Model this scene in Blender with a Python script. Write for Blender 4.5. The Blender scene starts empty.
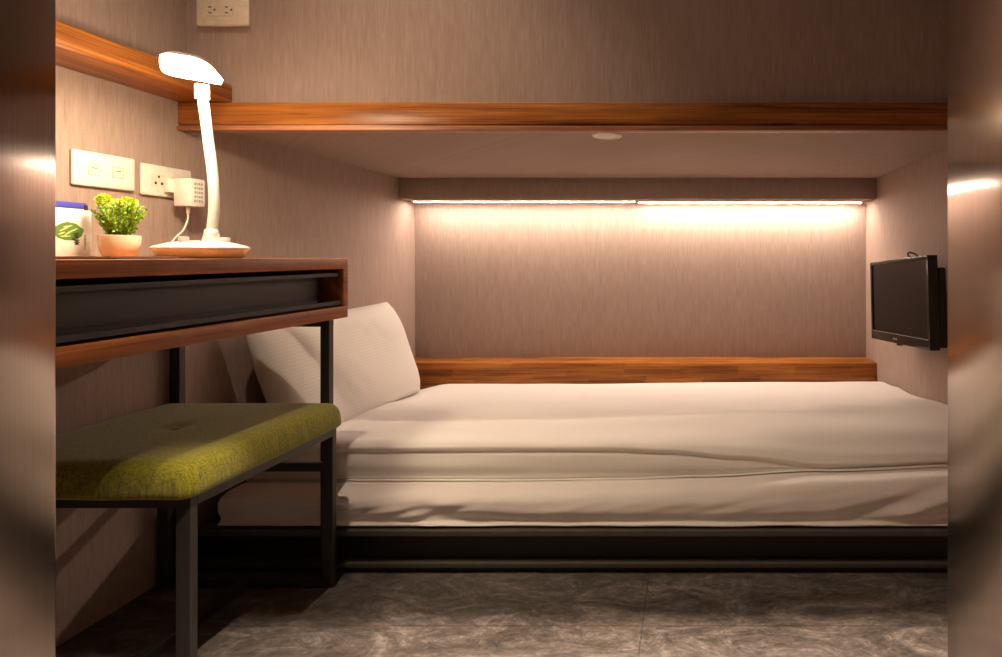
import bpy, bmesh, math, random
from mathutils import Vector, Matrix, noise
S = bpy.context.scene
COL = S.collection
rnd = random.Random(7)

# ------------------------------------------------------------------ frame of reference
# metres; camera at the corridor side of the doorway looking along +Y
F, CX, CY, EYE = 559.0, 690.0, 256.0, 0.753
XL, XR, YB = -1.22, 0.781, 2.48          # left wall, right wall, back wall
YF = 1.33                                # front of bunk and bed
ZC = 2.30                                # ceiling

# ------------------------------------------------------------------ node helpers
def new_mat(name):
    m = bpy.data.materials.new(name); m.use_nodes = True
    nt = m.node_tree; b = nt.nodes['Principled BSDF']
    return m, nt, b
def N(nt, t, **kw):
    n = nt.nodes.new(t)
    for k, v in kw.items(): setattr(n, k, v)
    return n
def L(nt, a, b): nt.links.new(a, b)
def math_n(nt, op, a, b=None, c=None):
    n = N(nt, 'ShaderNodeMath', operation=op)
    for i, v in enumerate((a, b, c)):
        if v is None: continue
        if isinstance(v, (int, float)): n.inputs[i].default_value = v
        else: L(nt, v, n.inputs[i])
    return n.outputs[0]
def ramp(nt, fac, stops, interp='LINEAR'):
    r = N(nt, 'ShaderNodeValToRGB'); r.color_ramp.interpolation = interp
    e = r.color_ramp.elements
    while len(e) < len(stops): e.new(0.5)
    for i, (p, c) in enumerate(stops):
        e[i].position = p; e[i].color = (*c, 1)
    L(nt, fac, r.inputs[0]); return r.outputs[0]
def mixc(nt, fac, a, b, mode='MIX'):
    n = N(nt, 'ShaderNodeMix', data_type='RGBA', blend_type=mode)
    if isinstance(fac, (int, float)): n.inputs[0].default_value = fac
    else: L(nt, fac, n.inputs[0])
    for i, v in ((6, a), (7, b)):
        if isinstance(v, tuple): n.inputs[i].default_value = (*v, 1)
        else: L(nt, v, n.inputs[i])
    return n.outputs[2]
def comb(nt, x, y, z=0.0):
    n = N(nt, 'ShaderNodeCombineXYZ')
    for i, v in enumerate((x, y, z)):
        if isinstance(v, (int, float)): n.inputs[i].default_value = v
        else: L(nt, v, n.inputs[i])
    return n.outputs[0]
def noise_n(nt, vec, scale, detail=3, rough=0.6, dist=0.0):
    n = N(nt, 'ShaderNodeTexNoise'); n.inputs['Scale'].default_value = scale
    n.inputs['Detail'].default_value = detail; n.inputs['Roughness'].default_value = rough
    n.inputs['Distortion'].default_value = dist
    L(nt, vec, n.inputs['Vector']); return n.outputs[0]
def bump(nt, b, h, strength, dist=0.001):
    n = N(nt, 'ShaderNodeBump'); n.inputs['Strength'].default_value = strength
    n.inputs['Distance'].default_value = dist
    L(nt, h, n.inputs['Height']); L(nt, n.outputs[0], b.inputs['Normal'])
def pos(nt):
    g = N(nt, 'ShaderNodeNewGeometry'); s = N(nt, 'ShaderNodeSeparateXYZ')
    L(nt, g.outputs['Position'], s.inputs[0]); return s.outputs
def plain(name, col, rough=0.5, metal=0.0, spec=0.5, nscale=0, nstr=0.0):
    m, nt, b = new_mat(name)
    x, y, z = pos(nt)
    n = noise_n(nt, comb(nt, x, y, z), nscale or 60, 3)
    c2 = tuple(v * 0.9 for v in col); c1 = tuple(min(1, v * 1.06) for v in col)
    L(nt, ramp(nt, n, [(0.3, c2), (0.7, c1)]), b.inputs['Base Color'])
    b.inputs['Roughness'].default_value = rough; b.inputs['Metallic'].default_value = metal
    b.inputs['Specular IOR Level'].default_value = spec
    if nstr: bump(nt, b, n, nstr)
    return m
def emit(name, col, strength):
    m, nt, b = new_mat(name)
    b.inputs['Base Color'].default_value = (0.9, 0.9, 0.9, 1)
    b.inputs['Emission Color'].default_value = (*col, 1)
    b.inputs['Emission Strength'].default_value = strength
    return m

def wallpaper(name, base, dark):
    m, nt, b = new_mat(name)
    x, y, z = pos(nt)
    s = math_n(nt, 'ADD', x, y)
    v1 = comb(nt, math_n(nt, 'MULTIPLY', s, 260), math_n(nt, 'MULTIPLY', z, 16))
    n1 = noise_n(nt, v1, 1.0, 4, 0.65)
    v2 = comb(nt, math_n(nt, 'MULTIPLY', s, 70), math_n(nt, 'MULTIPLY', z, 5), 7.0)
    n2 = noise_n(nt, v2, 1.0, 3, 0.6)
    v3 = comb(nt, math_n(nt, 'MULTIPLY', s, 300), math_n(nt, 'MULTIPLY', z, 420), 3.0)
    n3 = noise_n(nt, v3, 1.0, 2, 0.5)
    f = math_n(nt, 'ADD', math_n(nt, 'MULTIPLY', n1, 0.55), math_n(nt, 'MULTIPLY', n2, 0.25))
    f = math_n(nt, 'ADD', f, math_n(nt, 'MULTIPLY', n3, 0.20))
    L(nt, ramp(nt, f, [(0.34, dark), (0.5, tuple((a + c) / 2 for a, c in zip(base, dark))), (0.64, base)]), b.inputs['Base Color'])
    b.inputs['Roughness'].default_value = 0.78
    b.inputs['Specular IOR Level'].default_value = 0.3
    bump(nt, b, f, 0.35, 0.001)
    return m

def wood(name, axis, light=(0.52, 0.20, 0.040), mid=(0.33, 0.110, 0.020), dark=(0.12, 0.034, 0.007), rough=0.36, blocks=0.35):
    m, nt, b = new_mat(name)
    x, y, z = pos(nt)
    if axis == 'X': u, v = x, math_n(nt, 'ADD', z, y)
    else: u, v = y, math_n(nt, 'ADD', z, x)
    sv = comb(nt, math_n(nt, 'MULTIPLY', u, 5.0), math_n(nt, 'MULTIPLY', v, 230))
    n1 = noise_n(nt, sv, 1.0, 5, 0.62, 0.3)
    sv2 = comb(nt, math_n(nt, 'MULTIPLY', u, 1.6), math_n(nt, 'MULTIPLY', v, 34), 4.0)
    n2 = noise_n(nt, sv2, 1.0, 3, 0.55, 0.4)
    f = math_n(nt, 'ADD', math_n(nt, 'MULTIPLY', n1, 0.5), math_n(nt, 'MULTIPLY', n2, 0.5))
    row = math_n(nt, 'FLOOR', math_n(nt, 'MULTIPLY', v, 70.0))
    wn = N(nt, 'ShaderNodeTexWhiteNoise', noise_dimensions='1D'); L(nt, row, wn.inputs['W'])
    seg = math_n(nt, 'FLOOR', math_n(nt, 'ADD', math_n(nt, 'MULTIPLY', u, 4.2), math_n(nt, 'MULTIPLY', wn.outputs[0], 9.0)))
    wn2 = N(nt, 'ShaderNodeTexWhiteNoise', noise_dimensions='2D'); L(nt, comb(nt, seg, row), wn2.inputs['Vector'])
    f = math_n(nt, 'ADD', f, math_n(nt, 'MULTIPLY', math_n(nt, 'SUBTRACT', wn2.outputs[0], 0.5), blocks * 0.35))
    L(nt, ramp(nt, f, [(0.37, dark), (0.50, mid), (0.63, light)]), b.inputs['Base Color'])
    b.inputs['Roughness'].default_value = rough
    b.inputs['Specular IOR Level'].default_value = 0.35
    bump(nt, b, n1, 0.08, 0.0005)
    return m

def fabric(name, col, col2, scale=900, rough=0.9, strength=0.4):
    m, nt, b = new_mat(name)
    x, y, z = pos(nt)
    v = comb(nt, math_n(nt, 'MULTIPLY', x, scale), math_n(nt, 'MULTIPLY', y, scale * 0.25), math_n(nt, 'MULTIPLY', z, scale * 0.5))
    n = noise_n(nt, v, 1.0, 2, 0.6)
    v2 = comb(nt, math_n(nt, 'MULTIPLY', x, scale * 0.2), math_n(nt, 'MULTIPLY', y, scale * 0.9), z)
    n2 = noise_n(nt, v2, 1.0, 2, 0.6)
    f = math_n(nt, 'ADD', math_n(nt, 'MULTIPLY', n, 0.5), math_n(nt, 'MULTIPLY', n2, 0.5))
    L(nt, ramp(nt, f, [(0.36, col2), (0.64, col)]), b.inputs['Base Color'])
    b.inputs['Roughness'].default_value = rough
    b.inputs['Specular IOR Level'].default_value = 0.2
    b.inputs['Sheen Weight'].default_value = 0.25
    bump(nt, b, f, strength, 0.001)
    return m

def cotton(name, col, stripes=None):
    m, nt, b = new_mat(name)
    x, y, z = pos(nt)
    n = noise_n(nt, comb(nt, x, y, z), 700, 2)
    c = ramp(nt, n, [(0.3, tuple(v * 0.95 for v in col)), (0.7, col)])
    if stripes:
        tc = N(nt, 'ShaderNodeUVMap'); sp = N(nt, 'ShaderNodeSeparateXYZ'); L(nt, tc.outputs[0], sp.inputs[0])
        w = math_n(nt, 'SINE', math_n(nt, 'MULTIPLY', sp.outputs[1], stripes))
        w = math_n(nt, 'SMOOTH_MIN', math_n(nt, 'MULTIPLY', w, 4.0), 1.0, 0.2)
        w = math_n(nt, 'MAXIMUM', w, -1.0)
        w = math_n(nt, 'MULTIPLY_ADD', w, 0.5, 0.5)
        c = mixc(nt, math_n(nt, 'MULTIPLY', w, 0.5), c, tuple(v * 0.86 for v in col))
        rr = math_n(nt, 'MULTIPLY_ADD', w, -0.3, 0.85)
        L(nt, rr, b.inputs['Roughness'])
    else:
        b.inputs['Roughness'].default_value = 0.85
    L(nt, c, b.inputs['Base Color'])
    b.inputs['Specular IOR Level'].default_value = 0.25
    b.inputs['Sheen Weight'].default_value = 0.15
    w2 = noise_n(nt, comb(nt, math_n(nt, 'MULTIPLY', x, 7), math_n(nt, 'MULTIPLY', y, 22), math_n(nt, 'MULTIPLY', z, 22)), 1.0, 4, 0.55, 0.6)
    bump(nt, b, w2, 0.25, 0.005)
    return m

def steel(name):
    m, nt, b = new_mat(name)
    x, y, z = pos(nt)
    n = noise_n(nt, comb(nt, math_n(nt, 'MULTIPLY', math_n(nt, 'ADD', x, y), 900), math_n(nt, 'MULTIPLY', z, 3)), 1.0, 3, 0.6)
    L(nt, ramp(nt, n, [(0.3, (0.44, 0.38, 0.34)), (0.7, (0.52, 0.45, 0.40))]), b.inputs['Base Color'])
    b.inputs['Metallic'].default_value = 1.0
    b.inputs['Roughness'].default_value = 0.18
    b.inputs['Anisotropic'].default_value = 0.95
    t = N(nt, 'ShaderNodeTangent', direction_type='UV_MAP')
    L(nt, t.outputs[0], b.inputs['Tangent'])
    return m

def stone_tiles(name):
    m, nt, b = new_mat(name)
    x, y, z = pos(nt)
    p = comb(nt, math_n(nt, 'MULTIPLY', x, 1.0), math_n(nt, 'MULTIPLY', y, 2.0), 0.0)
    n1 = noise_n(nt, p, 6.0, 12, 0.8, 1.8)
    n2 = noise_n(nt, p, 40.0, 8, 0.85, 0.6)
    f = math_n(nt, 'ADD', math_n(nt, 'MULTIPLY', n1, 0.62), math_n(nt, 'MULTIPLY', n2, 0.38))
    c = ramp(nt, f, [(0.40, (0.028, 0.023, 0.020)), (0.48, (0.070, 0.059, 0.053)), (0.54, (0.125, 0.107, 0.098)), (0.62, (0.24, 0.21, 0.195))])
    def joint(v, off, size):
        d = math_n(nt, 'FRACT', math_n(nt, 'MULTIPLY', math_n(nt, 'SUBTRACT', v, off), 1.0 / size))
        d = math_n(nt, 'ABSOLUTE', math_n(nt, 'SUBTRACT', d, 0.5))
        return math_n(nt, 'GREATER_THAN', d, 0.5 - 0.0016 / size)
    j = math_n(nt, 'MAXIMUM', joint(x, -0.097, 1.2), joint(y, 1.138, 0.6))
    c = mixc(nt, math_n(nt, 'MULTIPLY', j, 0.5), c, (0.02, 0.018, 0.017))
    L(nt, c, b.inputs['Base Color'])
    L(nt, math_n(nt, 'MULTIPLY_ADD', n2, 0.25, 0.40), b.inputs['Roughness'])
    bump(nt, b, math_n(nt, 'SUBTRACT', f, j), 0.15, 0.002)
    return m

M = {}
M['paper'] = wallpaper('taupe_wallpaper', (0.42, 0.318, 0.272), (0.29, 0.205, 0.170))
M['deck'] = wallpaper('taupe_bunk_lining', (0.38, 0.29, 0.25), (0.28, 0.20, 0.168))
M['ceil'] = plain('painted_ceiling', (0.62, 0.58, 0.54), 0.8)
M['woodX'] = wood('teak_along_x', 'X')
M['woodY'] = wood('teak_along_y', 'Y', blocks=0.08)
M['beam'] = wood('teak_beam', 'X', blocks=0.08)
M['deskwood'] = wood('desk_teak', 'Y', (0.42, 0.145, 0.036), (0.30, 0.092, 0.020), (0.16, 0.045, 0.009), 0.42, 0.1)
M['steel'] = steel('brushed_steel')
M['floor'] = stone_tiles('slate_tiles')
M['black'] = plain('black_powder_coat', (0.018, 0.015, 0.013), 0.42, 0.0, 0.5)
M['frame'] = plain('dark_steel_tube', (0.028, 0.024, 0.021), 0.45, 0.0, 0.6)
M['channel'] = plain('blackened_channel', (0.013, 0.011, 0.010), 0.42)
M['rail'] = plain('grey_steel_rail', (0.075, 0.064, 0.056), 0.45, 0.0, 0.6)
M['silver'] = plain('silver_plastic', (0.62, 0.60, 0.57), 0.35, 0.4)
M['woodlip'] = wood('teak_pale_lip', 'X', (0.46, 0.22, 0.12), (0.36, 0.16, 0.08), (0.24, 0.10, 0.05), 0.4, 0.1)
M['green'] = fabric('olive_green_fabric', (0.30, 0.29, 0.016), (0.085, 0.08, 0.005))
M['cotton'] = cotton('white_cotton', (0.80, 0.76, 0.72))
M['sheet'] = cotton('white_sheet', (0.78, 0.73, 0.70))
M['stripe'] = cotton('striped_cotton', (0.82, 0.78, 0.73), 230.0)
M['white'] = plain('white_plastic', (0.80, 0.76, 0.68), 0.35)
M['ivory'] = plain('ivory_plastic', (0.76, 0.68, 0.54), 0.38)
M['lampwhite'] = plain('lamp_plastic', (0.66, 0.64, 0.60), 0.3)
M['grey'] = plain('grey_plastic', (0.35, 0.33, 0.31), 0.4)
M['darkhole'] = plain('socket_hole', (0.05, 0.03, 0.02), 0.6)
M['tvblack'] = plain('tv_casing', (0.010, 0.009, 0.009), 0.22)
M['screen'] = plain('tv_screen', (0.010, 0.009, 0.008), 0.12, 0.0, 0.3)
M['rubber'] = plain('cable_black', (0.02, 0.018, 0.016), 0.5)
M['cablewhite'] = plain('cable_white', (0.75, 0.70, 0.62), 0.4)
M['ceramic'] = plain('cream_ceramic', (0.80, 0.68, 0.50), 0.25)
M['soil'] = plain('soil', (0.05, 0.035, 0.02), 0.9)
M['leaf'] = plain('leaf_green', (0.30, 0.50, 0.03), 0.5, nscale=220)
M['leaflight'] = plain('leaf_yellow_green', (0.62, 0.75, 0.06), 0.5, nscale=220)
M['stem'] = plain('leaf_stem', (0.20, 0.30, 0.04), 0.6)
M['card'] = plain('white_carton', (0.80, 0.74, 0.64), 0.5)
M['blue'] = plain('blue_print', (0.06, 0.06, 0.38), 0.4)
M['tealeaf'] = plain('printed_green', (0.10, 0.19, 0.02), 0.5, nscale=400)
M['tealeaf2'] = plain('printed_pale_green', (0.50, 0.60, 0.28), 0.5)
M['ink'] = plain('black_ink', (0.02, 0.02, 0.02), 0.5)
M['printed'] = plain('brochure_print', (0.16, 0.14, 0.13), 0.35)
M['brochure'] = plain('brochure_cover', (0.50, 0.20, 0.08), 0.3)
M['chrome'] = plain('chrome', (0.75, 0.72, 0.68), 0.15, 1.0)
M['led'] = emit('led_diffuser', (1.0, 0.79, 0.64), 125.0)
M['lamp'] = emit('lamp_diffuser', (1.0, 0.78, 0.52), 215.0)
M['ceillamp'] = emit('ceiling_diffuser', (1.0, 0.78, 0.62), 520.0)
M['corrlamp'] = emit('corridor_diffuser', (1.0, 0.76, 0.60), 14.0)
M['frosted'] = plain('frosted_cover', (0.78, 0.72, 0.64), 0.4)
# lamp base: milky plastic
M['milky'] = plain('milky_base', (0.66, 0.62, 0.50), 0.18)

# ------------------------------------------------------------------ mesh helpers (world coordinates)
def box_bm(bm, x0, x1, y0, y1, z0, z1, bev=0.0, seg=2):
    vs = [bm.verts.new((x, y, z)) for x in (x0, x1) for y in (y0, y1) for z in (z0, z1)]
    fs = []
    for f in ((0, 1, 3, 2), (4, 6, 7, 5), (0, 4, 5, 1), (2, 3, 7, 6), (0, 2, 6, 4), (1, 5, 7, 3)):
        fs.append(bm.faces.new([vs[i] for i in f]))
    if bev:
        es = set(e for f in fs for e in f.edges)
        bmesh.ops.bevel(bm, geom=list(es), offset=bev, segments=seg, affect='EDGES', profile=0.5)
    return bm
def BOX(*a, **k): return box_bm(bmesh.new(), *a, **k)
def tube_bm(bm, pts, rad, seg=12, caps=True):
    pts = [Vector(p) for p in pts]
    n = len(pts); rings = []
    rads = rad if isinstance(rad, (list, tuple)) else [rad] * n
    up = None
    for i, p in enumerate(pts):
        t = (pts[min(i + 1, n - 1)] - pts[max(i - 1, 0)]).normalized()
        if up is None:
            a = Vector((0, 0, 1)) if abs(t.z) < 0.9 else Vector((1, 0, 0))
            up = t.cross(a).normalized()
        up = (up - t * up.dot(t)).normalized()
        w = t.cross(up)
        rings.append([bm.verts.new(p + (up * math.cos(k * 2 * math.pi / seg) + w * math.sin(k * 2 * math.pi / seg)) * rads[i]) for k in range(seg)])
    for a, b in zip(rings, rings[1:]):
        for k in range(seg): bm.faces.new((a[k], a[(k + 1) % seg], b[(k + 1) % seg], b[k]))
    if caps: bm.faces.new(rings[0][::-1]); bm.faces.new(rings[-1])
    return bm
def lathe_bm(bm, cx, cy, prof, seg=40, cz=0.0):
    rings = []
    for r, z in prof:
        if r < 1e-6: rings.append([bm.verts.new((cx, cy, cz + z))])
        else: rings.append([bm.verts.new((cx + r * math.cos(k * 2 * math.pi / seg), cy + r * math.sin(k * 2 * math.pi / seg), cz + z)) for k in range(seg)])
    for a, b in zip(rings, rings[1:]):
        for k in range(seg):
            k2 = (k + 1) % seg
            if len(a) == 1 and len(b) == 1: continue
            if len(a) == 1: bm.faces.new((a[0], b[k2], b[k]))
            elif len(b) == 1: bm.faces.new((a[k], a[k2], b[0]))
            else: bm.faces.new((a[k], a[k2], b[k2], b[k]))
    return bm
def spline(pts, n=8):
    P = [Vector(p) for p in pts]; out = []
    for i in range(len(P) - 1):
        p0, p1, p2, p3 = P[max(i - 1, 0)], P[i], P[i + 1], P[min(i + 2, len(P) - 1)]
        for k in range(n):
            t = k / n
            out.append(0.5 * ((2 * p1) + (p2 - p0) * t + (2 * p0 - 5 * p1 + 4 * p2 - p3) * t * t + (3 * p1 - p0 - 3 * p2 + p3) * t ** 3))
    out.append(P[-1]); return out
def origin(o):
    v = Vector((0, 0, 0))
    while o is not None: v += o.location; o = o.parent
    return v
def obj(name, bm, mat, parent=None, smooth=False, loc=None):
    bmesh.ops.recalc_face_normals(bm, faces=bm.faces)
    base = origin(parent) if parent else Vector((0, 0, 0))
    if parent is None and loc is not None: base = Vector(loc)
    bm.transform(Matrix.Translation(-base))
    me = bpy.data.meshes.new(name); bm.to_mesh(me); bm.free()
    for p in me.polygons: p.use_smooth = bool(smooth)
    if smooth == 'auto':
        me.set_sharp_from_angle(angle=math.radians(35))
    me.materials.append(mat)
    o = bpy.data.objects.new(name, me); COL.objects.link(o)
    if parent: o.parent = parent
    elif loc is not None: o.location = loc
    return o
def thing(name, label, cat, loc, group=None):
    o = bpy.data.objects.new(name, None); COL.objects.link(o); o.location = loc
    o.empty_display_size = 0.05
    return tag(o, label, cat, group)
def tag(o, label, cat, group=None):
    o['label'] = label; o['category'] = cat
    if group: o['group'] = group
    return o
def struct(name, bm, mat, smooth=False):
    o = obj(name, bm, mat, None, smooth); o['kind'] = 'structure'; return o
def estruct(name, loc=(0, 0, 0)):
    o = bpy.data.objects.new(name, None); COL.objects.link(o); o.location = loc; o['kind'] = 'structure'; return o

# ------------------------------------------------------------------ the room
struct('floor', BOX(-2.2, 1.8, -1.2, 2.6, -0.06, 0.0), M['floor'])
struct('ceiling', BOX(-2.2, 1.8, -1.2, 2.6, ZC, ZC + 0.06), M['ceil'])
struct('wall_left', BOX(XL - 0.06, XL, 0.43, 2.54, 0.0, ZC), M['paper'])
struct('wall_right', BOX(XR, XR + 0.06, 0.43, 2.54, 0.0, ZC), M['paper'])
struct('wall_back', BOX(XL, XR, YB, YB + 0.06, 0.0, ZC), M['paper'])
JL, JR, JY0, JY1 = -0.6275, 0.2545, 0.43, 0.55
bm = BOX(XL, JL - 0.012, JY0, JY1, 0, ZC)
box_bm(bm, JR + 0.012, XR, JY0, JY1, 0, ZC)
box_bm(bm, JL - 0.012, JR + 0.012, JY0, JY1, 2.05, ZC)
struct('wall_front', bm, M['paper'])
struct('wall_corridor', BOX(-2.2, 1.8, -1.26, -1.2, 0, ZC), M['paper'])
# upper bunk: front panel above the beam, underside and soffit
struct('wall_upper', BOX(XL, XR, 1.353, 1.375, 1.10, ZC), M['paper'])
struct('ceiling_bunk', BOX(XL, XR, 1.36, YB, 1.08, 1.10), M['deck'])
d = estruct('door_1', ((JL + JR) / 2, JY0, 0))
def jamb(x0, x1, flip):
    bm = BOX(x0, x1, JY0 - 0.01, JY1 + 0.004, 0, 2.05, bev=0.002, seg=2)
    uv = bm.loops.layers.uv.new('UVMap')
    for f in bm.faces:
        for l in f.loops: l[uv].uv = (l.vert.co.y + l.vert.co.x, l.vert.co.z)
    return obj('door_jamb', bm, M['steel'], d, 'auto')
jamb(JL - 0.012, JL, 0); jamb(JR, JR + 0.012, 1)
obj('door_lintel', BOX(JL, JR, JY0 - 0.01, JY1 + 0.004, 2.038, 2.05), M['steel'], d)

# wooden trims: bunk front beam with a lower lip, beam along the left wall, ledge behind the bed
bm = BOX(XL, XR, YF, 1.359, 1.066, 1.119, bev=0.0025)
box_bm(bm, XL, XR, YF + 0.004, 1.359, 1.0625, 1.066)
t1 = struct('trim_1', bm, M['beam'], 'auto')
obj('lower_lip', BOX(XL, XR, YF - 0.002, 1.359, 1.052, 1.0625, bev=0.0015), M['woodlip'], t1, 'auto')  # lower lip in a paler wood tone than the beam
struct('trim_2', BOX(XL, -1.106, 0.56, 1.352, 1.1195, 1.166, bev=0.003), M['woodY'], 'auto')
bm = BOX(XL, XR, 2.335, YB, 0.0, 0.305, bev=0.002)
struct('trim_3', bm, M['woodX'], 'auto')
# soffit
struct('trim_4', BOX(XL, XR, 2.342, YB, 0.992, 1.0795, bev=0.001), M['deck'], 'auto')

# ------------------------------------------------------------------ lights in the room
t = thing('led_strip', 'warm glowing left half of the strip light under the shelf at the back wall', 'strip light', (-0.68, 2.43, 0.992), 'strip lights above the bed')
obj('housing', BOX(-1.19, -0.235, 2.388, 2.412, 0.986, 0.992), M['white'], t)
def led(x0, x1, y0, y1, za, zb):        # lens strip under the housing, turned a little towards the bed
    bm = bmesh.new()
    v = [bm.verts.new((x, y, z)) for x in (x0, x1) for (y, z) in ((y0, za), (y1, zb), (y1, za))]
    for f in ((0, 3, 4, 1), (1, 4, 5, 2), (2, 5, 3, 0), (0, 1, 2), (3, 5, 4)): bm.faces.new([v[i] for i in f])
    return bm
obj('diffuser', led(-1.185, -0.24, 2.394, 2.410, 0.986, 0.985), M['led'], t)
t = thing('led_strip', 'brighter white right half of the strip light under the shelf at the back wall', 'strip light', (0.25, 2.43, 0.992), 'strip lights above the bed')
obj('housing', BOX(-0.225, 0.745, 2.405, 2.431, 0.984, 0.992), M['white'], t)
obj('diffuser', led(-0.22, 0.74, 2.409, 2.429, 0.984, 0.982), M['led'], t)

t = thing('ceiling_downlight', 'small round white downlight, switched off, in the underside of the upper bunk', 'ceiling light', (-0.224, 1.506, 1.08))
obj('trim_ring', lathe_bm(bmesh.new(), -0.224, 1.506, [(0.030, 1.0775), (0.031, 1.074), (0.037, 1.074), (0.040, 1.0765), (0.040, 1.0798)], 48), M['white'], t, 'auto')
obj('cover', lathe_bm(bmesh.new(), -0.224, 1.506, [(0.0, 1.0735), (0.02, 1.074), (0.0305, 1.0755), (0.0305, 1.0795), (0, 1.0795)], 48), M['frosted'], t, 'auto')

def ceiling_lamp(x, y, r, label, mat='ceillamp'):
    t = thing('ceiling_lamp', label, 'ceiling light', (x, y, ZC))
    obj('trim_ring', lathe_bm(bmesh.new(), x, y, [(r, ZC - 0.004), (r + 0.004, ZC - 0.010), (r + 0.014, ZC - 0.006), (r + 0.016, ZC)], 32), M['white'], t, 'auto')
    obj('diffuser', lathe_bm(bmesh.new(), x, y, [(0, ZC - 0.005), (r, ZC - 0.005), (r, ZC - 0.001), (0, ZC - 0.001)], 32), M[mat], t)
    return t
t = ceiling_lamp(-0.70, 0.84, 0.024, 'round ceiling lamp above the floor in front of the bunk')
def bulb(par, energy, size, cone, blend, rx, name):
    ld = bpy.data.lights.new(name, 'SPOT'); lo = bpy.data.objects.new(name, ld); COL.objects.link(lo); lo.parent = par
    lo.location = (0, 0, -0.012); lo.rotation_euler = (math.radians(rx), 0, 0)
    ld.energy = energy; ld.color = (1.0, 0.77, 0.57); ld.shadow_soft_size = size; ld.spot_size = math.radians(cone); ld.spot_blend = blend
bulb(t, 44, 0.014, 80, 0.6, 0, 'spot_bulb')
ceiling_lamp(-0.10, -0.35, 0.07, 'unseen round fill lamp added on the corridor ceiling outside the doorway', 'corrlamp')  # added fill lamp, out of view, to lift the ambient light
t = ceiling_lamp(-0.05, 0.331, 0.022, 'small spotlight in the corridor ceiling just outside the doorway', 'corrlamp')
bulb(t, 620, 0.005, 52, 0.8, 12, 'spot_bulb')

# ------------------------------------------------------------------ bed
bed = thing('bed', 'low black metal bed with a white sheeted mattress, built in along the back wall', 'bed', (-0.2, 1.85, 0))
BX0, BX1 = -1.195, 0.776
bm = BOX(BX0, BX1, 1.320, 1.365, 0.0905, 0.1035, bev=0.0015)
box_bm(bm, BX0, BX1, 2.28, 2.31, 0.084, 0.104)
obj('bed_rail', bm, M['rail'], bed)
bm = BOX(BX0, BX1, 1.324, 1.372, 0.014, 0.024, bev=0.001)
obj('lower_rail', bm, M['rail'], bed)
obj('kick_panel', BOX(BX0, BX1, 1.350, 1.366, 0.025, 0.0900), M['black'], bed)
obj('foot_plate', BOX(BX0, BX1, 1.334, 1.368, 0.0, 0.014), M['black'], bed)
for x in (BX0, -0.55, 0.1, BX1 - 0.03):
    obj('leg', BOX(x, x + 0.03, 2.27, 2.30, 0.0, 0.084), M['black'], bed)
obj('slat_panel', BOX(BX0 + 0.01, BX1 - 0.01, 1.367, 2.278, 0.092, 0.102), M['black'], bed)

def sstep(a, b, x):
    t = max(0.0, min(1.0, (x - a) / (b - a))); return t * t * (3 - 2 * t)
def nz(x, y, z=0.0): return noise.noise(Vector((x, y, z)))
def cloth_grid(x0, x1, nx, prof, disp, uv=False):
    """prof(x) -> list of (y, z) from front bottom over the top to the back; disp(x, s) -> (dy, dz)"""
    bm = bmesh.new(); rows = []
    for i in range(nx + 1):
        x = x0 + (x1 - x0) * i / nx
        P = [Vector((0, a, b)) for a, b in prof(x)]
        sp = spline(P, 7)
        col = []
        for j, p in enumerate(sp):
            s = j / (len(sp) - 1)
            dy, dz = disp(x, s, p.y, p.z)
            col.append(bm.verts.new((x, p.y + dy, p.z + dz)))
        rows.append(col)
    for a, b in zip(rows, rows[1:]):
        for k in range(len(a) - 1): bm.faces.new((a[k], b[k], b[k + 1], a[k + 1]))
    # close underside and both ends so the cloth has real thickness
    for r in (rows[0], rows[-1]): bm.faces.new(r)
    for a, b in zip(rows, rows[1:]): bm.faces.new((a[0], a[-1], b[-1], b[0]))
    return bm
def lerp_tab(x, tab):
    if x <= tab[0][0]: return tab[0][1]
    for (xa, va), (xb, vb) in zip(tab, tab[1:]):
        if x <= xb: return va + (vb - va) * sstep(xa, xb, x)
    return tab[-1][1]
ZB = lambda x: lerp_tab(x, ((-1.2, 0.184), (-0.43, 0.184), (-0.185, 0.187), (0.03, 0.194), (0.33, 0.210), (0.70, 0.2245)))
ZCR = lambda x: lerp_tab(x, ((-1.2, 0.252), (-0.2, 0.255), (-0.06, 0.249), (0.12, 0.234), (0.34, 0.214), (0.36, 0.2145), (0.8, 0.23)))
def mt_prof(x):
    r = sstep(0.05, 0.62, x)            # sheet rides up towards the right wall
    zt = ZB(x) - 0.001
    return [(1.352, 0.1045), (1.337, 0.1065), (1.331, 0.112), (1.340, 0.122), (1.333, 0.145), (1.334, 0.165 + 0.02 * r), (1.350, zt - 0.006), (1.385, zt - 0.001), (1.45, zt - 0.003), (1.7, zt - 0.010), (2.1, 0.176), (2.30, 0.172), (2.325, 0.15), (2.328, 0.1045)]
def mt_disp(x, s, y, z):
    f = 1 - sstep(1.36, 1.5, y)
    g = math.exp(-((z - 0.14) / 0.03) ** 2) * f
    r = sstep(0.25, 0.7, x)
    lft = (1 - sstep(-0.75, -0.4, x)) * sstep(-1.12, -1.0, x)
    # diagonal folds running up to the right end, soft ripples elsewhere
    q = nz(x * 2.2 + 3, z * 34 - x * 5.5 * r + x * 2.5 * lft, 1.7) * (0.005 + 0.012 * r + 0.002 * lft)
    q += nz(x * 9, z * 60 - x * 10, 4.2) * (0.0015 + 0.003 * r + 0.0035 * lft)
    if z < 0.112: q = nz(x * 7, 0.5, 9.1) * 0.003
    return (q * f * (1.0 if z < 0.12 else 0.5 + g), nz(x * 3.1, y * 7, 2.2) * 0.003 * sstep(0.13, 0.18, z) - 0.0 + (nz(x * 11, 0.4, 6) * 0.0012 if z < 0.115 else 0))
obj('mattress', cloth_grid(-1.125, 0.772, 300, mt_prof, mt_disp), M['sheet'], bed, 'auto')

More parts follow.
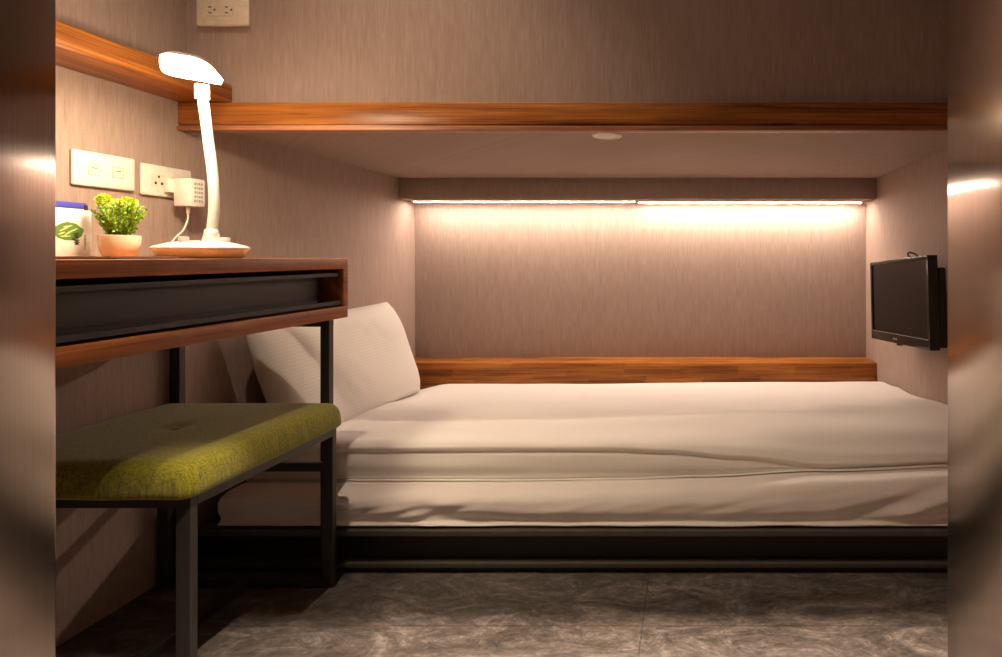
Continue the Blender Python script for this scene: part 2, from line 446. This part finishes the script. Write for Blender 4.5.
# duvet, folded so two layers show at the front
def dv_prof(x):
    r2 = sstep(0.05, 0.62, x)
    zb = ZB(x) + 0.0025
    zc = max(ZCR(x), zb + 0.0015)
    m = min(1.0, (zc - zb) / 0.05)                  # how much of the lower layer shows
    hi = 0.004 * math.sin(x * 3.0 + 1) + 0.016 * sstep(0.35, 0.75, x)
    ed = 1 - sstep(-1.15, -0.98, x)
    yb = 1.43 - 0.012 * r2
    bl = 0.010 * m
    zf = lambda k, z: zb + (z - zb) * k
    return [(2.26, 0.182), (1.75, ZB(x) - 0.004), (yb + 0.015, zb - 0.0025), (yb - 0.004, zb - 0.0015), (yb - bl * 0.7, zf(0.2, zc)), (yb - bl, zf(0.5, zc)), (yb - bl * 0.6, zf(0.85, zc)), (yb - 0.001 * m, zc - 0.0006),
            (yb - 0.007, zc + 0.006), (yb - 0.004, zc + 0.016), (yb + 0.028, zc + 0.026 - 0.3 * (zc - 0.255)), (yb + 0.12, 0.279 + hi), (1.74, 0.276 + hi - 0.02 * ed), (1.95, 0.258 + hi - 0.02 * ed),
            (2.15, 0.244 + hi - 0.03 * ed), (2.28, 0.234 + hi * 0.5 - 0.03 * ed), (2.318, 0.215 - 0.02 * ed), (2.325, 0.190)]
def dv_disp(x, s, y, z):
    top = sstep(0.45, 0.7, s) if s > 0.3 else 0.0
    if s < 0.2: return (0.0, 0.0)
    a = nz(x * 1.6 + 5, y * 4.0, 0.3) * 0.012 * top
    a += nz(x * 4.0, y * 11.0 + x * 2, 1.3) * 0.0045 * top
    # long soft fold running along the bed
    fx = y - (1.60 + 0.03 * math.sin(x * 2.1) + 0.05 * sstep(-0.2, 0.6, x))
    a += 0.008 * math.exp(-(fx / 0.05) ** 2) * sstep(-1.0, -0.2, x)
    # ridge to the right (raised corner near the television)
    a += 0.012 * math.exp(-((x - 0.42) / 0.10) ** 2 - ((y - 1.72) / 0.08) ** 2)
    b = nz(x * 3.0, s * 14, 3.3) * 0.0035
    if y > 2.2: a *= 0.4
    return (b * (1 - top * 0.6) if y < 2.2 else 0.0, a)
tag(obj('duvet', cloth_grid(-1.16, 0.774, 300, dv_prof, dv_disp), M['cotton'], None, 'auto', (-0.2, 1.85, 0.18)),
    'white folded duvet spread over the mattress, its layered edge showing at the front', 'duvet')

# pillow leaning on the left wall
def pillow():
    bm = bmesh.new(); uvl = bm.loops.layers.uv.new('UVMap')
    nu, nv = 44, 30; grid = {}
    W, H, T = 0.345, 0.185, 0.082
    # local axes: u along Y, v up the leaning face, w outwards
    th = math.radians(70)
    vv = Vector((-math.cos(th), 0, math.sin(th))); ww = Vector((math.sin(th), 0, math.cos(th))); uu = Vector((0, 1, 0))
    uu = (uu + vv * 0.0).normalized()
    c = Vector((-1.103, 1.805, 0.403))
    for side in (1, -1):
        for i in range(nu + 1):
            for j in range(nv + 1):
                a, b = -1 + 2 * i / nu, -1 + 2 * j / nv
                edge = (i in (0, nu) or j in (0, nv))
                if side == -1 and edge: grid[(side, i, j)] = grid[(1, i, j)]; continue
                pu = a * W * (1 - 0.055 * (1 - a * a) * 0 - 0.07 * (b * b) * 0 - 0.015 * (1 - b * b))
                pv = b * H * (1 - 0.03 * (1 - a * a))
                h = (max(0, 1 - a ** 4) ** 0.55) * (max(0, 1 - b ** 4) ** 0.55)
                w = side * T * h
                if side > 0: w += 0.005 * nz(a * 1.6, b * 1.6, 2) * h + 0.0015 * nz(a * 9 + b * 3, b * 4, 5) * (1 - abs(a) * 0) * h
                p = c + uu * pu + vv * pv + ww * w
                p.x = max(p.x, XL + 0.003 + 0.002 * (1 if side > 0 else 0))
                grid[(side, i, j)] = bm.verts.new(p)
    for side in (1, -1):
        for i in range(nu):
            for j in range(nv):
                ks = [(i, j), (i + 1, j), (i + 1, j + 1), (i, j + 1)]
                f = bm.faces.new([grid[(side, *k)] for k in (ks if side > 0 else ks[::-1])])
                ks2 = ks if side > 0 else ks[::-1]
                for l, k in zip(f.loops, ks2): l[uvl].uv = (k[0] / nu, k[1] / nv)
    return bm
tag(obj('pillow', pillow(), M['stripe'], None, True, (-1.05, 1.835, 0.27)), 'white satin striped pillow leaning against the left wall at the head of the bed', 'pillow')

# ------------------------------------------------------------------ desk fixed to the left wall
DX, DY0, DY1, DZ0, DZ1 = -0.84, 0.565, 1.373, 0.603, 0.748
desk = thing('desk', 'narrow wooden wall desk with a black metal channel front and a black leg', 'desk', (-1.03, 0.97, 0))
obj('top_board', BOX(XL + 0.002, DX, DY0, DY1, DZ1 - 0.026, DZ1, bev=0.0015), M['deskwood'], desk, 'auto')
obj('bottom_board', BOX(XL + 0.002, DX, DY0, DY1, DZ0, DZ0 + 0.028, bev=0.0015), M['deskwood'], desk, 'auto')
obj('end_board', BOX(XL + 0.002, DX - 0.0005, DY1 - 0.017, DY1 + 0.0005, DZ0 + 0.028, DZ1 - 0.026), M['deskwood'], desk)
bm = BOX(DX - 0.045, DX - 0.042, DY0 + 0.01, 1.325, 0.640, 0.712)
box_bm(bm, DX - 0.045, DX - 0.008, DY0 + 0.01, DY1 - 0.018, 0.708, 0.712)
box_bm(bm, DX - 0.045, DX - 0.004, DY0 + 0.01, DY1 - 0.018, 0.6365, 0.6405)
box_bm(bm, DX - 0.012, DX - 0.008, DY0 + 0.01, DY1 - 0.018, 0.7045, 0.7085)
box_bm(bm, DX - 0.008, DX - 0.004, DY0 + 0.01, DY1 - 0.018, 0.6405, 0.6455)
box_bm(bm, DX - 0.03, DX - 0.027, DY0 + 0.01, 1.30, 0.6405, 0.650)
obj('metal_channel', bm, M['channel'], desk)
for (x0, x1) in ((-0.862, -0.841), (-1.214, -1.190)):
    obj('leg', BOX(x0, x1, 1.303, 1.319, 0.0, 0.588, bev=0.001), M['frame'], desk)
obj('top_bar', BOX(-1.214, -0.841, 1.303, 1.319, 0.588, 0.6025), M['frame'], desk)

# ------------------------------------------------------------------ stool under the desk
st = thing('stool', 'square olive green cushioned stool on a black tube frame, pushed under the desk', 'stool', (-1.005, 1.10, 0))
sx0, sx1, sy0, sy1 = -1.208, -0.810, 0.906, 1.281
T, TY = 0.024, 0.014
def cushion():
    bm = bmesh.new(); n = 40
    x0, x1, y0, y1 = -1.211, -0.799, 0.890, 1.296
    cx, cy = (x0 + x1) / 2, (y0 + y1) / 2; hx, hy = (x1 - x0) / 2, (y1 - y0) / 2
    zb, zt, R = 0.3625, 0.414, 0.026
    g = {}
    prof = [(0.004, 0.0), (0.0, 0.004), (0.0, 0.014), (0.001, 0.028), (0.004, 0.040), (0.010, 0.049), (0.020, 0.0545), (0.035, 0.0565), (0.06, 0.057), (0.09, 0.057), (0.12, 0.057), (0.15, 0.057), (0.170, 0.057), (0.182, 0.057), (0.188, 0.057)]
    seg = 30
    rings = []
    for inset, h in prof:
        ring = []
        k = max(inset, 0) ; ax, ay = hx - k + (0.0 if inset >= 0 else 0.0) + min(inset, 0), hy - k + min(inset, 0)
        cr = max(0.004, 0.022 - k * 0.5)
        cr = min(cr, ax * 0.9, ay * 0.9)
        for (qx, qy, a0) in ((1, 1, 0), (-1, 1, 90), (-1, -1, 180), (1, -1, 270)):
            for s in range(7):
                a = math.radians(a0 + 90 * s / 6)
                ring.append((cx + qx * (ax - cr) + cr * math.cos(a), cy + qy * (ay - cr) + cr * math.sin(a), zb + h))
            # edge points
            nq = {0: (-1, 1), 90: (-1, -1), 180: (1, -1), 270: (1, 1)}[a0]
            ex, ey = ring[-1][0], ring[-1][1]
            a2 = math.radians(a0 + 90)
            tx, ty = cx + nq[0] * (ax - cr) + cr * math.cos(a2), cy + nq[1] * (ay - cr) + cr * math.sin(a2)
            for s in range(1, 12):
                u = s / 12; ring.append((ex + (tx - ex) * u, ey + (ty - ey) * u, zb + h))
        rv = []
        for (x, y, z) in ring:
            dd = math.hypot(x - cx, y - cy)
            if h > 0.05: z += -0.010 * math.exp(-(dd / 0.016) ** 2)
            rv.append(bm.verts.new((x, y, z + 0.0012 * nz(x * 14, y * 14, 1))))
        rings.append(rv)
    for a, b in zip(rings, rings[1:]):
        m = len(a)
        for k in range(m): bm.faces.new((a[k], a[(k + 1) % m], b[(k + 1) % m], b[k]))
    # inner dimple
    last = rings[-1]; m = len(last)
    cv = bm.verts.new((cx, cy, zb + 0.050))
    for k in range(m): bm.faces.new((last[k], last[(k + 1) % m], cv))
    bm.faces.new(rings[0][::-1])
    return bm, cx, cy
bm, ccx, ccy = cushion()
cu = obj('seat', bm, M['green'], st, True)
obj('button', lathe_bm(bmesh.new(), ccx, ccy, [(0.0, 0.4175), (0.006, 0.4165), (0.009, 0.412), (0.009, 0.402), (0, 0.402)], 20), M['green'], cu, True)
bm = bmesh.new()
box_bm(bm, sx0, sx1, sy0, sy0 + TY, 0.344, 0.362, bev=0.001); box_bm(bm, sx0, sx1, sy1 - TY, sy1, 0.344, 0.362, bev=0.001)
box_bm(bm, sx0, sx0 + T, sy0 + TY, sy1 - TY, 0.344, 0.362, bev=0.001); box_bm(bm, sx1 - T, sx1, sy0 + TY, sy1 - TY, 0.344, 0.362, bev=0.001)
obj('seat_frame', bm, M['frame'], st)
for x0 in (sx0, sx1 - T):
    for y0 in (sy0, sy1 - TY):
        obj('leg', BOX(x0, x0 + T, y0, y0 + TY, 0.0, 0.344, bev=0.001), M['frame'], st)
obj('stretcher', BOX(sx0 + T, sx1 - T, sy1 - TY, sy1 - 0.002, 0.264, 0.284, bev=0.001), M['frame'], st)
obj('foot_bar', BOX(sx0 + T, sx1 - T, sy1 - TY, sy1, 0.0, 0.020, bev=0.001), M['frame'], st)
obj('foot_bar', BOX(sx0 + T, sx1 - T, sy0, sy0 + TY, 0.0, 0.020, bev=0.001), M['frame'], st)
obj('foot_rail', BOX(-1.022, -1.000, sy0 + TY, sy1 - TY, 0.0, 0.020, bev=0.001), M['frame'], st)

# ------------------------------------------------------------------ television on the right wall
tvc = Vector((0.6605, 1.79, 0.608))
tv = thing('television', 'small black flat television on a bracket on the right wall', 'television', (0.781, 1.79, 0.608))
d1 = (Vector((0.672, 1.575, 0)) - Vector((0.647, 2.005, 0))).normalized()   # along the width, towards the viewer
up = Vector((0, 0, 1)); roll = math.radians(3.6)
dw = (d1 * math.cos(roll) + up * math.sin(roll)).normalized()
nrm = Vector((-d1.y, d1.x, 0)).normalized()
if nrm.x > 0: nrm = -nrm                                   # screen looks into the room
du = nrm.cross(dw).normalized()
if du.z < 0: du = -du
MT = Matrix(((dw.x, du.x, nrm.x, tvc.x), (dw.y, du.y, nrm.y, tvc.y), (dw.z, du.z, nrm.z, tvc.z), (0, 0, 0, 1)))
def tvpart(name, bm, mat, smooth='auto', par=None):
    bm.transform(MT); return obj(name, bm, mat, par or tv, smooth)
w2, h2 = 0.215, 0.135
bm = BOX(-w2, w2, h2 - 0.012, h2, -0.03, 0.0, bev=0.002)
box_bm(bm, -w2, w2, -h2, -h2 + 0.030, -0.03, 0.001, bev=0.002)
box_bm(bm, -w2, -w2 + 0.013, -h2 + 0.03, h2 - 0.012, -0.03, 0.0, bev=0.0015)
box_bm(bm, w2 - 0.013, w2, -h2 + 0.03, h2 - 0.012, -0.03, 0.0, bev=0.0015)
bez = tvpart('bezel', bm, M['tvblack'])
tvpart('screen', BOX(-w2 + 0.013, w2 - 0.013, -h2 + 0.030, h2 - 0.012, -0.025, -0.004), M['screen'])
tvpart('back_cover', BOX(-w2 + 0.01, w2 - 0.003, -h2 + 0.006, h2 - 0.035, -0.056, -0.03, bev=0.006), M['tvblack'])
tvpart('sensor', BOX(-0.012, 0.006, -h2 - 0.006, -h2, -0.016, -0.002, bev=0.001), M['tvblack'])
tvpart('trim_line', BOX(-w2 + 0.012, w2 - 0.008, -h2 + 0.029, -h2 + 0.0305, 0.0, 0.0016), M['grey'])
bm = bmesh.new()
for k, (a, b) in enumerate(((0, 3), (4, 6), (7, 10), (11, 14))): box_bm(bm, -0.030 + a * 0.0022, -0.030 + b * 0.0022, -h2 + 0.012, -h2 + 0.0165, 0.001, 0.0016)
tvpart('logo', bm, M['grey'])
bm = BOX(0.722, 0.7805, 1.70, 1.84, 0.53, 0.65, bev=0.003)
obj('wall_bracket', bm, M['black'], tv, 'auto')
c1 = spline([(0.722, 1.77, 0.66), (0.712, 1.79, 0.735), (0.700, 1.795, 0.757), (0.704, 1.79, 0.764), (0.722, 1.77, 0.752), (0.745, 1.73, 0.70), (0.75, 1.71, 0.665)], 8)
tag(obj('television_cable', tube_bm(bmesh.new(), c1, 0.0028, 8), M['rubber'], None, True, (0.75, 1.66, 0.62)), 'thin black cable looping above the top of the television', 'cable')

# ------------------------------------------------------------------ wall plates
def wplate(name, label, y0, y1, z0, z1, kind):
    t = thing(name, label, 'socket', (XL, (y0 + y1) / 2, (z0 + z1) / 2))
    obj('cover_plate', BOX(XL + 0.0002, XL + 0.009, y0, y1, z0, z1, bev=0.004, seg=3), M['white'], t, 'auto')
    yc, zc = (y0 + y1) / 2, (z0 + z1) / 2
    for s in (-1, 1):
        c = yc + s * 0.024
        if kind == 'data':
            f = obj('module', BOX(XL + 0.009, XL + 0.0102, c - 0.0105, c + 0.0105, zc - 0.011, zc + 0.011, bev=0.0005), M['ivory'], t)
            obj('seam', BOX(XL + 0.009, XL + 0.0094, c - 0.0115, c + 0.0115, zc - 0.012, zc + 0.012), M['grey'], t)
            obj('shutter', BOX(XL + 0.0102, XL + 0.0106, c - 0.006, c + 0.006, zc - 0.006, zc + 0.001), M['white'], f)
            obj('slot', BOX(XL + 0.0102, XL + 0.0107, c - 0.005, c + 0.005, zc + 0.002, zc + 0.0035), M['darkhole'], f)
        else:
            f = obj('module', BOX(XL + 0.009, XL + 0.010, c - 0.019, c + 0.019, zc - 0.015, zc + 0.015, bev=0.0005), M['ivory'], t)
            for (a, b, r) in ((0, 0.009, 0.0022), (-0.0075, -0.006, 0.0026), (0.0075, -0.006, 0.0026)):
                obj('pin_hole', BOX(XL + 0.010, XL + 0.0104, c + a - r, c + a + r, zc + b - r * 1.2, zc + b + r * 1.2), M['darkhole'], f)
    return t
wplate('network_socket', 'white double network socket plate on the left wall, left of the power socket', 1.098, 1.221, 0.8935, 0.9645, 'data')
wplate('power_socket', 'white universal power socket plate above the desk with an adapter plugged in', 1.236, 1.359, 0.889, 0.960, 'power')
# upper outlet on the bunk front
ux0, ux1, uz0, uz1 = -1.189, -1.063, 1.307, 1.380
t = thing('wall_outlet', 'ivory double power outlet high on the upper bunk front panel', 'socket', (-1.133, 1.353, 1.343))
obj('cover_plate', BOX(ux0, ux1, 1.344, 1.3528, uz0, uz1, bev=0.004, seg=3), M['ivory'], t, 'auto')
f = obj('module', BOX(-1.165, -1.097, 1.3425, 1.344, 1.330, 1.358, bev=0.0005), M['ivory'], t)
for cx in (-1.153, -1.113):
    for zz in (1.337, 1.351):
        obj('pin_slot', BOX(cx - 0.0035, cx + 0.0035, 1.342, 1.3426, zz - 0.0013, zz + 0.0013), M['darkhole'], f)
    obj('earth_hole', BOX(cx + 0.0095, cx + 0.0135, 1.342, 1.3426, 1.3420, 1.3465), M['darkhole'], f)

# adapter and its cord
t = thing('power_adapter', 'white block power adapter with grey lettering plugged in above the lamp base', 'adapter', (-1.21, 1.30, 0.90))
ad = obj('adapter_body', BOX(-1.200, -1.158, 1.298, 1.336, 0.869, 0.934, bev=0.003, seg=2), M['white'], t, 'auto')
obj('plug', BOX(-1.2098, -1.199, 1.285, 1.325, 0.900, 0.932, bev=0.002), M['white'], t, 'auto')
bm = bmesh.new()
for r in range(5):
    z = 0.925 - r * 0.010
    for k, (a, b) in enumerate(((0, 5), (7, 9), (11, 16), (18, 22))):
        box_bm(bm, -1.1580, -1.1574, 1.306 + a * 0.001, 1.306 + b * 0.001, z - 0.006, z)
obj('lettering', bm, M['grey'], ad)
obj('strain_relief', lathe_bm(bmesh.new(), -1.178, 1.312, [(0, 0.8685), (0.004, 0.868), (0.0032, 0.852), (0, 0.852)], 14), M['white'], ad, True)
cord = spline([(-1.178, 1.312, 0.853), (-1.178, 1.310, 0.835), (-1.170, 1.29, 0.812), (-1.150, 1.25, 0.795), (-1.115, 1.20, 0.775), (-1.05, 1.150, 0.764), (-1.010, 1.125, 0.762)], 8)
obj('cord', tube_bm(bmesh.new(), cord, 0.0018, 8), M['cablewhite'], t, True)

# ------------------------------------------------------------------ desk lamp
LX, LY, Z0 = -0.944, 1.082, DZ1
lamp = thing('desk_lamp', 'white gooseneck desk lamp with a glowing flat head and round base', 'lamp', (LX, LY, Z0))
prof = [(0.0, 0.0), (0.060, 0.0), (0.066, 0.004), (0.069, 0.013), (0.0735, 0.017), (0.0748, 0.020), (0.071, 0.0235), (0.05, 0.030), (0.03, 0.034), (0.0, 0.035)]
base = obj('base', lathe_bm(bmesh.new(), LX, LY, [(r, Z0 + 0.0002 + z) for r, z in prof], 64), M['milky'], lamp, True)
for (dx, dy) in ((0.0, -0.040), (0.036, 0.010)):
    obj('knob', lathe_bm(bmesh.new(), LX + dx, LY + dy, [(0.0, Z0 + 0.024), (0.0078, Z0 + 0.024), (0.0078, Z0 + 0.0400), (0.007, Z0 + 0.0412), (0, Z0 + 0.0412)], 20), M['silver'], base, 'auto')
obj('button', lathe_bm(bmesh.new(), LX + 0.022, LY - 0.028, [(0, Z0 + 0.027), (0.002, Z0 + 0.027), (0.002, Z0 + 0.034), (0, Z0 + 0.034)], 12), M['chrome'], base)
nb = Vector((LX - 0.001, LY + 0.022, 0))
obj('neck_socket', lathe_bm(bmesh.new(), nb.x, nb.y, [(0.0, Z0 + 0.028), (0.019, Z0 + 0.030), (0.0150, Z0 + 0.036), (0.0125, Z0 + 0.047), (0.0105, Z0 + 0.058), (0, Z0 + 0.058)], 28), M['silver'], lamp, True)
npts = spline([(nb.x, nb.y, Z0 + 0.05), (nb.x + 0.005, nb.y, Z0 + 0.10), (nb.x + 0.003, nb.y, Z0 + 0.16), (nb.x - 0.006, nb.y, Z0 + 0.23), (nb.x - 0.010, nb.y - 0.004, Z0 + 0.29), (nb.x - 0.012, nb.y - 0.008, Z0 + 0.325)], 8)
obj('gooseneck', tube_bm(bmesh.new(), npts, 0.0088, 18), M['lampwhite'], lamp, True)
obj('collar', tube_bm(bmesh.new(), [(nb.x - 0.0115, nb.y - 0.0075, Z0 + 0.312), (nb.x - 0.012, nb.y - 0.008, Z0 + 0.340)], 0.0115, 20), M['lampwhite'], lamp, 'auto')
# head: four underside corners (near-left, near-right, far-right, far-left), rounded outline, domed shell
def head_outline(inset=0.0):
    A = [Vector((-0.910, 0.958)), Vector((-0.863, 0.995)), Vector((-0.935, 1.122)), Vector((-0.995, 1.050))]
    c = sum(A, Vector((0, 0))) / 4
    A = [c + (p - c) * (1 - inset) for p in A]
    out = []
    rr = (0.35, 0.42, 0.10, 0.30)
    for i, p in enumerate(A):
        q0, q1 = A[i - 1], A[(i + 1) % 4]
        k = rr[i]
        a, b = p + (q0 - p) * k, p + (q1 - p) * k
        for s in range(9):
            t_ = s / 8; out.append(a * (1 - t_) ** 2 + p * 2 * t_ * (1 - t_) + b * t_ ** 2)
    return out
HZ = 1.099
bm = bmesh.new()
lay = [(0.02, 0.004), (0.0, 0.0045), (0.02, 0.008), (0.14, 0.012), (0.40, 0.014), (0.75, 0.015)]
rings = [[bm.verts.new((p.x, p.y, HZ + dz)) for p in head_outline(i_)] for i_, dz in lay]
for a, b in zip(rings, rings[1:]):
    m = len(a)
    for k in range(m): bm.faces.new((a[k], a[(k + 1) % m], b[(k + 1) % m], b[k]))
bm.faces.new(rings[-1]); bm.faces.new(rings[0][::-1])
obj('lamp_head', bm, M['lampwhite'], lamp, 'auto')
bm = bmesh.new()
ra = [bm.verts.new((p.x, p.y, HZ + 0.0042)) for p in head_outline(0.0)]
rb = [bm.verts.new((p.x, p.y, HZ - 0.004)) for p in head_outline(0.05)]
for k in range(len(ra)): bm.faces.new((ra[k], ra[(k + 1) % len(ra)], rb[(k + 1) % len(ra)], rb[k]))
bm.faces.new(rb); bm.faces.new(ra[::-1])
obj('diffuser', bm, M['lamp'], lamp)

# ------------------------------------------------------------------ small things on the desk
# potted plant
PX, PY = -1.066, 1.045
pl = thing('potted_plant', 'small bushy green plant in a round cream pot on the desk', 'plant', (PX, PY, Z0))
prof = [(0.0, 0.0005), (0.018, 0.0005), (0.0235, 0.006), (0.0275, 0.018), (0.0295, 0.032), (0.0295, 0.043), (0.0277, 0.0435), (0.027, 0.037), (0.0, 0.037)]
pt = obj('pot', lathe_bm(bmesh.new(), PX, PY, [(r, Z0 + z) for r, z in prof], 40), M['ceramic'], pl, 'auto')
obj('soil', lathe_bm(bmesh.new(), PX, PY, [(0, Z0 + 0.0373), (0.0268, Z0 + 0.0373), (0.022, Z0 + 0.041), (0, Z0 + 0.042)], 24), M['soil'], pl, True)
def leaf(bm, c, d, size):
    d = d.normalized(); a = d.orthogonal().normalized()
    a = (Matrix.Rotation(rnd.random() * 6.28, 3, d) @ a); n_ = d.cross(a)
    p = [c, c + d * size * 0.5 + a * size * 0.34 + n_ * size * 0.08, c + d * size, c + d * size * 0.5 - a * size * 0.34 + n_ * size * 0.08, c + d * size * 0.5]
    v = [bm.verts.new(q) for q in p]
    bm.faces.new((v[0], v[1], v[4])); bm.faces.new((v[1], v[2], v[4])); bm.faces.new((v[2], v[3], v[4])); bm.faces.new((v[3], v[0], v[4]))
fol, stm = bmesh.new(), bmesh.new()
for i in range(58):
    a = rnd.random() * 6.283; lean = rnd.random() ** 0.6 * 0.62
    h = 0.045 + rnd.random() * 0.030 - lean * 0.010
    b0 = Vector((PX + math.cos(a) * 0.018 * rnd.random(), PY + math.sin(a) * 0.018 * rnd.random(), Z0 + 0.040))
    dirv = Vector((math.cos(a) * lean, math.sin(a) * lean, 1)).normalized()
    tip = b0 + dirv * h
    tube_bm(stm, [b0, (b0 + tip) / 2 + Vector((0, 0, 0.002)), tip], 0.0006, 5)
    for k in range(34):
        t_ = 0.12 + 0.88 * k / 33
        c = b0.lerp(tip, t_)
        dd = Vector((rnd.gauss(0, 1), rnd.gauss(0, 1), rnd.gauss(0.5, 0.7)))
        leaf(fol, c, dd, 0.0045 + 0.003 * rnd.random())
obj('foliage', fol, M['leaf'], pl); obj('stems', stm, M['stem'], pl)
def tuft(cx, cy, cz, r):
    bm = bmesh.new()
    for i in range(260):
        v = Vector((rnd.gauss(0, 1), rnd.gauss(0, 1), rnd.gauss(0, 1))).normalized()
        leaf(bm, Vector((cx, cy, cz)) + Vector((v.x, v.y, v.z * 0.8)) * r * (0.45 + 0.5 * rnd.random()), v + Vector((0, 0, 0.4)), 0.006)
    return bm
obj('leaf_tuft', tuft(PX - 0.029, PY, Z0 + 0.110, 0.010), M['leaflight'], pl)
obj('leaf_tuft', tuft(PX + 0.010, PY + 0.005, Z0 + 0.104, 0.012), M['leaflight'], pl)
bm = tube_bm(bmesh.new(), [(PX - 0.01, PY, Z0 + 0.04), (PX - 0.022, PY, Z0 + 0.075), (PX - 0.029, PY, Z0 + 0.108)], 0.0009, 6)
tube_bm(bm, [(PX, PY, Z0 + 0.04), (PX + 0.008, PY + 0.003, Z0 + 0.075), (PX + 0.010, PY + 0.005, Z0 + 0.102)], 0.0009, 6)
obj('tall_stem', bm, M['stem'], pl)

# printed white carton: its broad side looks into the room (+X)
cx0, cx1, cy0, cy1, bh = -1.172, -1.130, 0.962, 1.056, 0.090
tb = thing('tea_carton', 'white carton printed with a green leafy oval beside the potted plant', 'box', (-1.15, 1.01, Z0))
crt = obj('carton_body', BOX(cx0, cx1, cy0, cy1, Z0 + 0.0002, Z0 + bh, bev=0.0015), M['card'], tb, 'auto')
def disc(cy, cz, ry, rz, off, mat, name, par, wob=0.0, thick=0.0003, seg=40, ang=0.0):
    bm = bmesh.new(); A = []; B = []; x = cx1 + off
    for k in range(seg):
        a = k * 2 * math.pi / seg; w = 1 + wob * nz(math.cos(a) * 2.3 + cy * 40, math.sin(a) * 2.3, 1.1)
        py_, pz_ = ry * math.cos(a) * w, rz * math.sin(a) * w
        qy, qz = py_ * math.cos(ang) - pz_ * math.sin(ang), py_ * math.sin(ang) + pz_ * math.cos(ang)
        A.append(bm.verts.new((x, cy + qy, cz + qz))); B.append(bm.verts.new((x + thick, cy + qy, cz + qz)))
    bm.faces.new(A); bm.faces.new(B[::-1])
    for k in range(seg): bm.faces.new((A[k], A[(k + 1) % seg], B[(k + 1) % seg], B[k]))
    return obj(name, bm, mat, par)
oy, oz = 1.017, Z0 + 0.050
disc(oy, oz, 0.0245, 0.0165, 0.0, M['tealeaf'], 'printed_oval', crt, 0.12)
for (a, b, ry, rz, an) in ((-0.008, 0.004, 0.009, 0.0014, 0.5), (0.0, -0.002, 0.009, 0.0014, 0.6), (-0.002, 0.009, 0.008, 0.0012, 0.2), (-0.012, -0.004, 0.006, 0.0014, 0.4), (0.009, 0.003, 0.007, 0.0012, 0.5), (-0.006, -0.009, 0.009, 0.0012, 0.05)):
    disc(oy + a, oz + b, ry, rz, 0.0003, M['tealeaf2'], 'printed_leaf', crt, 0, 0.0002, 16, an)
def stroke(bm, y0, z0, y1, z1, w):
    d = Vector((y1 - y0, z1 - z0)); n_ = Vector((-d.y, d.x)).normalized() * w / 2; x = cx1 + 0.0002
    q = [(y0 + n_.x, z0 + n_.y), (y1 + n_.x * 0.5, z1 + n_.y * 0.5), (y1 - n_.x * 0.5, z1 - n_.y * 0.5), (y0 - n_.x, z0 - n_.y)]
    A = [bm.verts.new((x, a, b)) for a, b in q]; B = [bm.verts.new((x + 0.0004, a, b)) for a, b in q]
    bm.faces.new(A); bm.faces.new(B[::-1])
    for k in range(4): bm.faces.new((A[k], A[(k + 1) % 4], B[(k + 1) % 4], B[k]))
bm = bmesh.new()
def glyph(bm, x, z, s):       # brush-written tea character: grass top, roof, trunk
    for (a, b, c, d_) in ((-1, .8, 1, .85), (-.45, 1.1, -.4, .5), (.45, 1.1, .4, .5), (0, .5, -1, -.1), (0, .5, 1, -.15), (-.6, -.2, .6, -.15), (0, .1, 0, -1.1), (-.1, -.4, -.7, -.9), (.1, -.4, .75, -.85)):
        stroke(bm, x + a * s, z + b * s, x + c * s, z + d_ * s, s * 0.34)
glyph(bm, 1.0290, Z0 + 0.0425, 0.0050); glyph(bm, 1.0300, Z0 + 0.0300, 0.0048); glyph(bm, 1.0240, Z0 + 0.036, 0.0022)
for k in range(8): stroke(bm, 1.0430, Z0 + 0.0430 - k * 0.0036, 1.0452, Z0 + 0.0430 - k * 0.0036 + 0.0004, 0.0015)
obj('lettering', bm, M['ink'], crt)
# blue-lidded box behind it
t = thing('paper_box', 'white box with a blue lid edge standing behind the printed carton', 'box', (-1.195, 1.03, Z0))
pb = obj('box_body', BOX(-1.2165, -1.180, 0.965, 1.092, Z0 + 0.0002, Z0 + 0.096, bev=0.001), M['card'], t, 'auto')
obj('lid', BOX(-1.2175, -1.179, 0.964, 1.093, Z0 + 0.096, Z0 + 0.108, bev=0.0015), M['blue'], t, 'auto')
obj('lid_clip', BOX(-1.179, -1.1778, 1.088, 1.0935, Z0 + 0.084, Z0 + 0.104), M['ink'], t)
# leaflets beside the lamp base
tag(obj('leaflet', BOX(-1.02, -0.862, 0.84, 0.955, Z0 + 0.0002, Z0 + 0.002), M['printed'], None, False, (-0.94, 0.9, Z0)), 'dark printed leaflet lying flat on the desk in front of the lamp base', 'leaflet')
tag(obj('booklet', BOX(-1.01, -0.88, 0.85, 0.96, Z0 + 0.0021, Z0 + 0.0045), M['brochure'], None, False, (-0.945, 0.9, Z0 + 0.002)), 'thin orange brown booklet on top of the dark leaflet', 'booklet')

# ------------------------------------------------------------------ camera, world, colour
cam = bpy.data.cameras.new('camera'); co = bpy.data.objects.new('camera', cam); COL.objects.link(co)
co.location = (0, 0, EYE); co.rotation_euler = (math.radians(90), 0, 0)
cam.sensor_width = 36; cam.sensor_fit = 'HORIZONTAL'
cam.lens = F * 36 / 1002
cam.shift_x = -(CX - 501) / 1002; cam.shift_y = -(328.5 - CY) / 1002
cam.clip_start = 0.01
S.camera = co
w = bpy.data.worlds.new('world'); S.world = w; w.use_nodes = True
w.node_tree.nodes['Background'].inputs[0].default_value = (1.0, 0.80, 0.62, 1)
w.node_tree.nodes['Background'].inputs[1].default_value = 0.06
vs = S.view_settings
vs.view_transform = 'Standard'; vs.look = 'None'; vs.gamma = 1.0; vs.use_curve_mapping = False
vs.exposure = 0.0
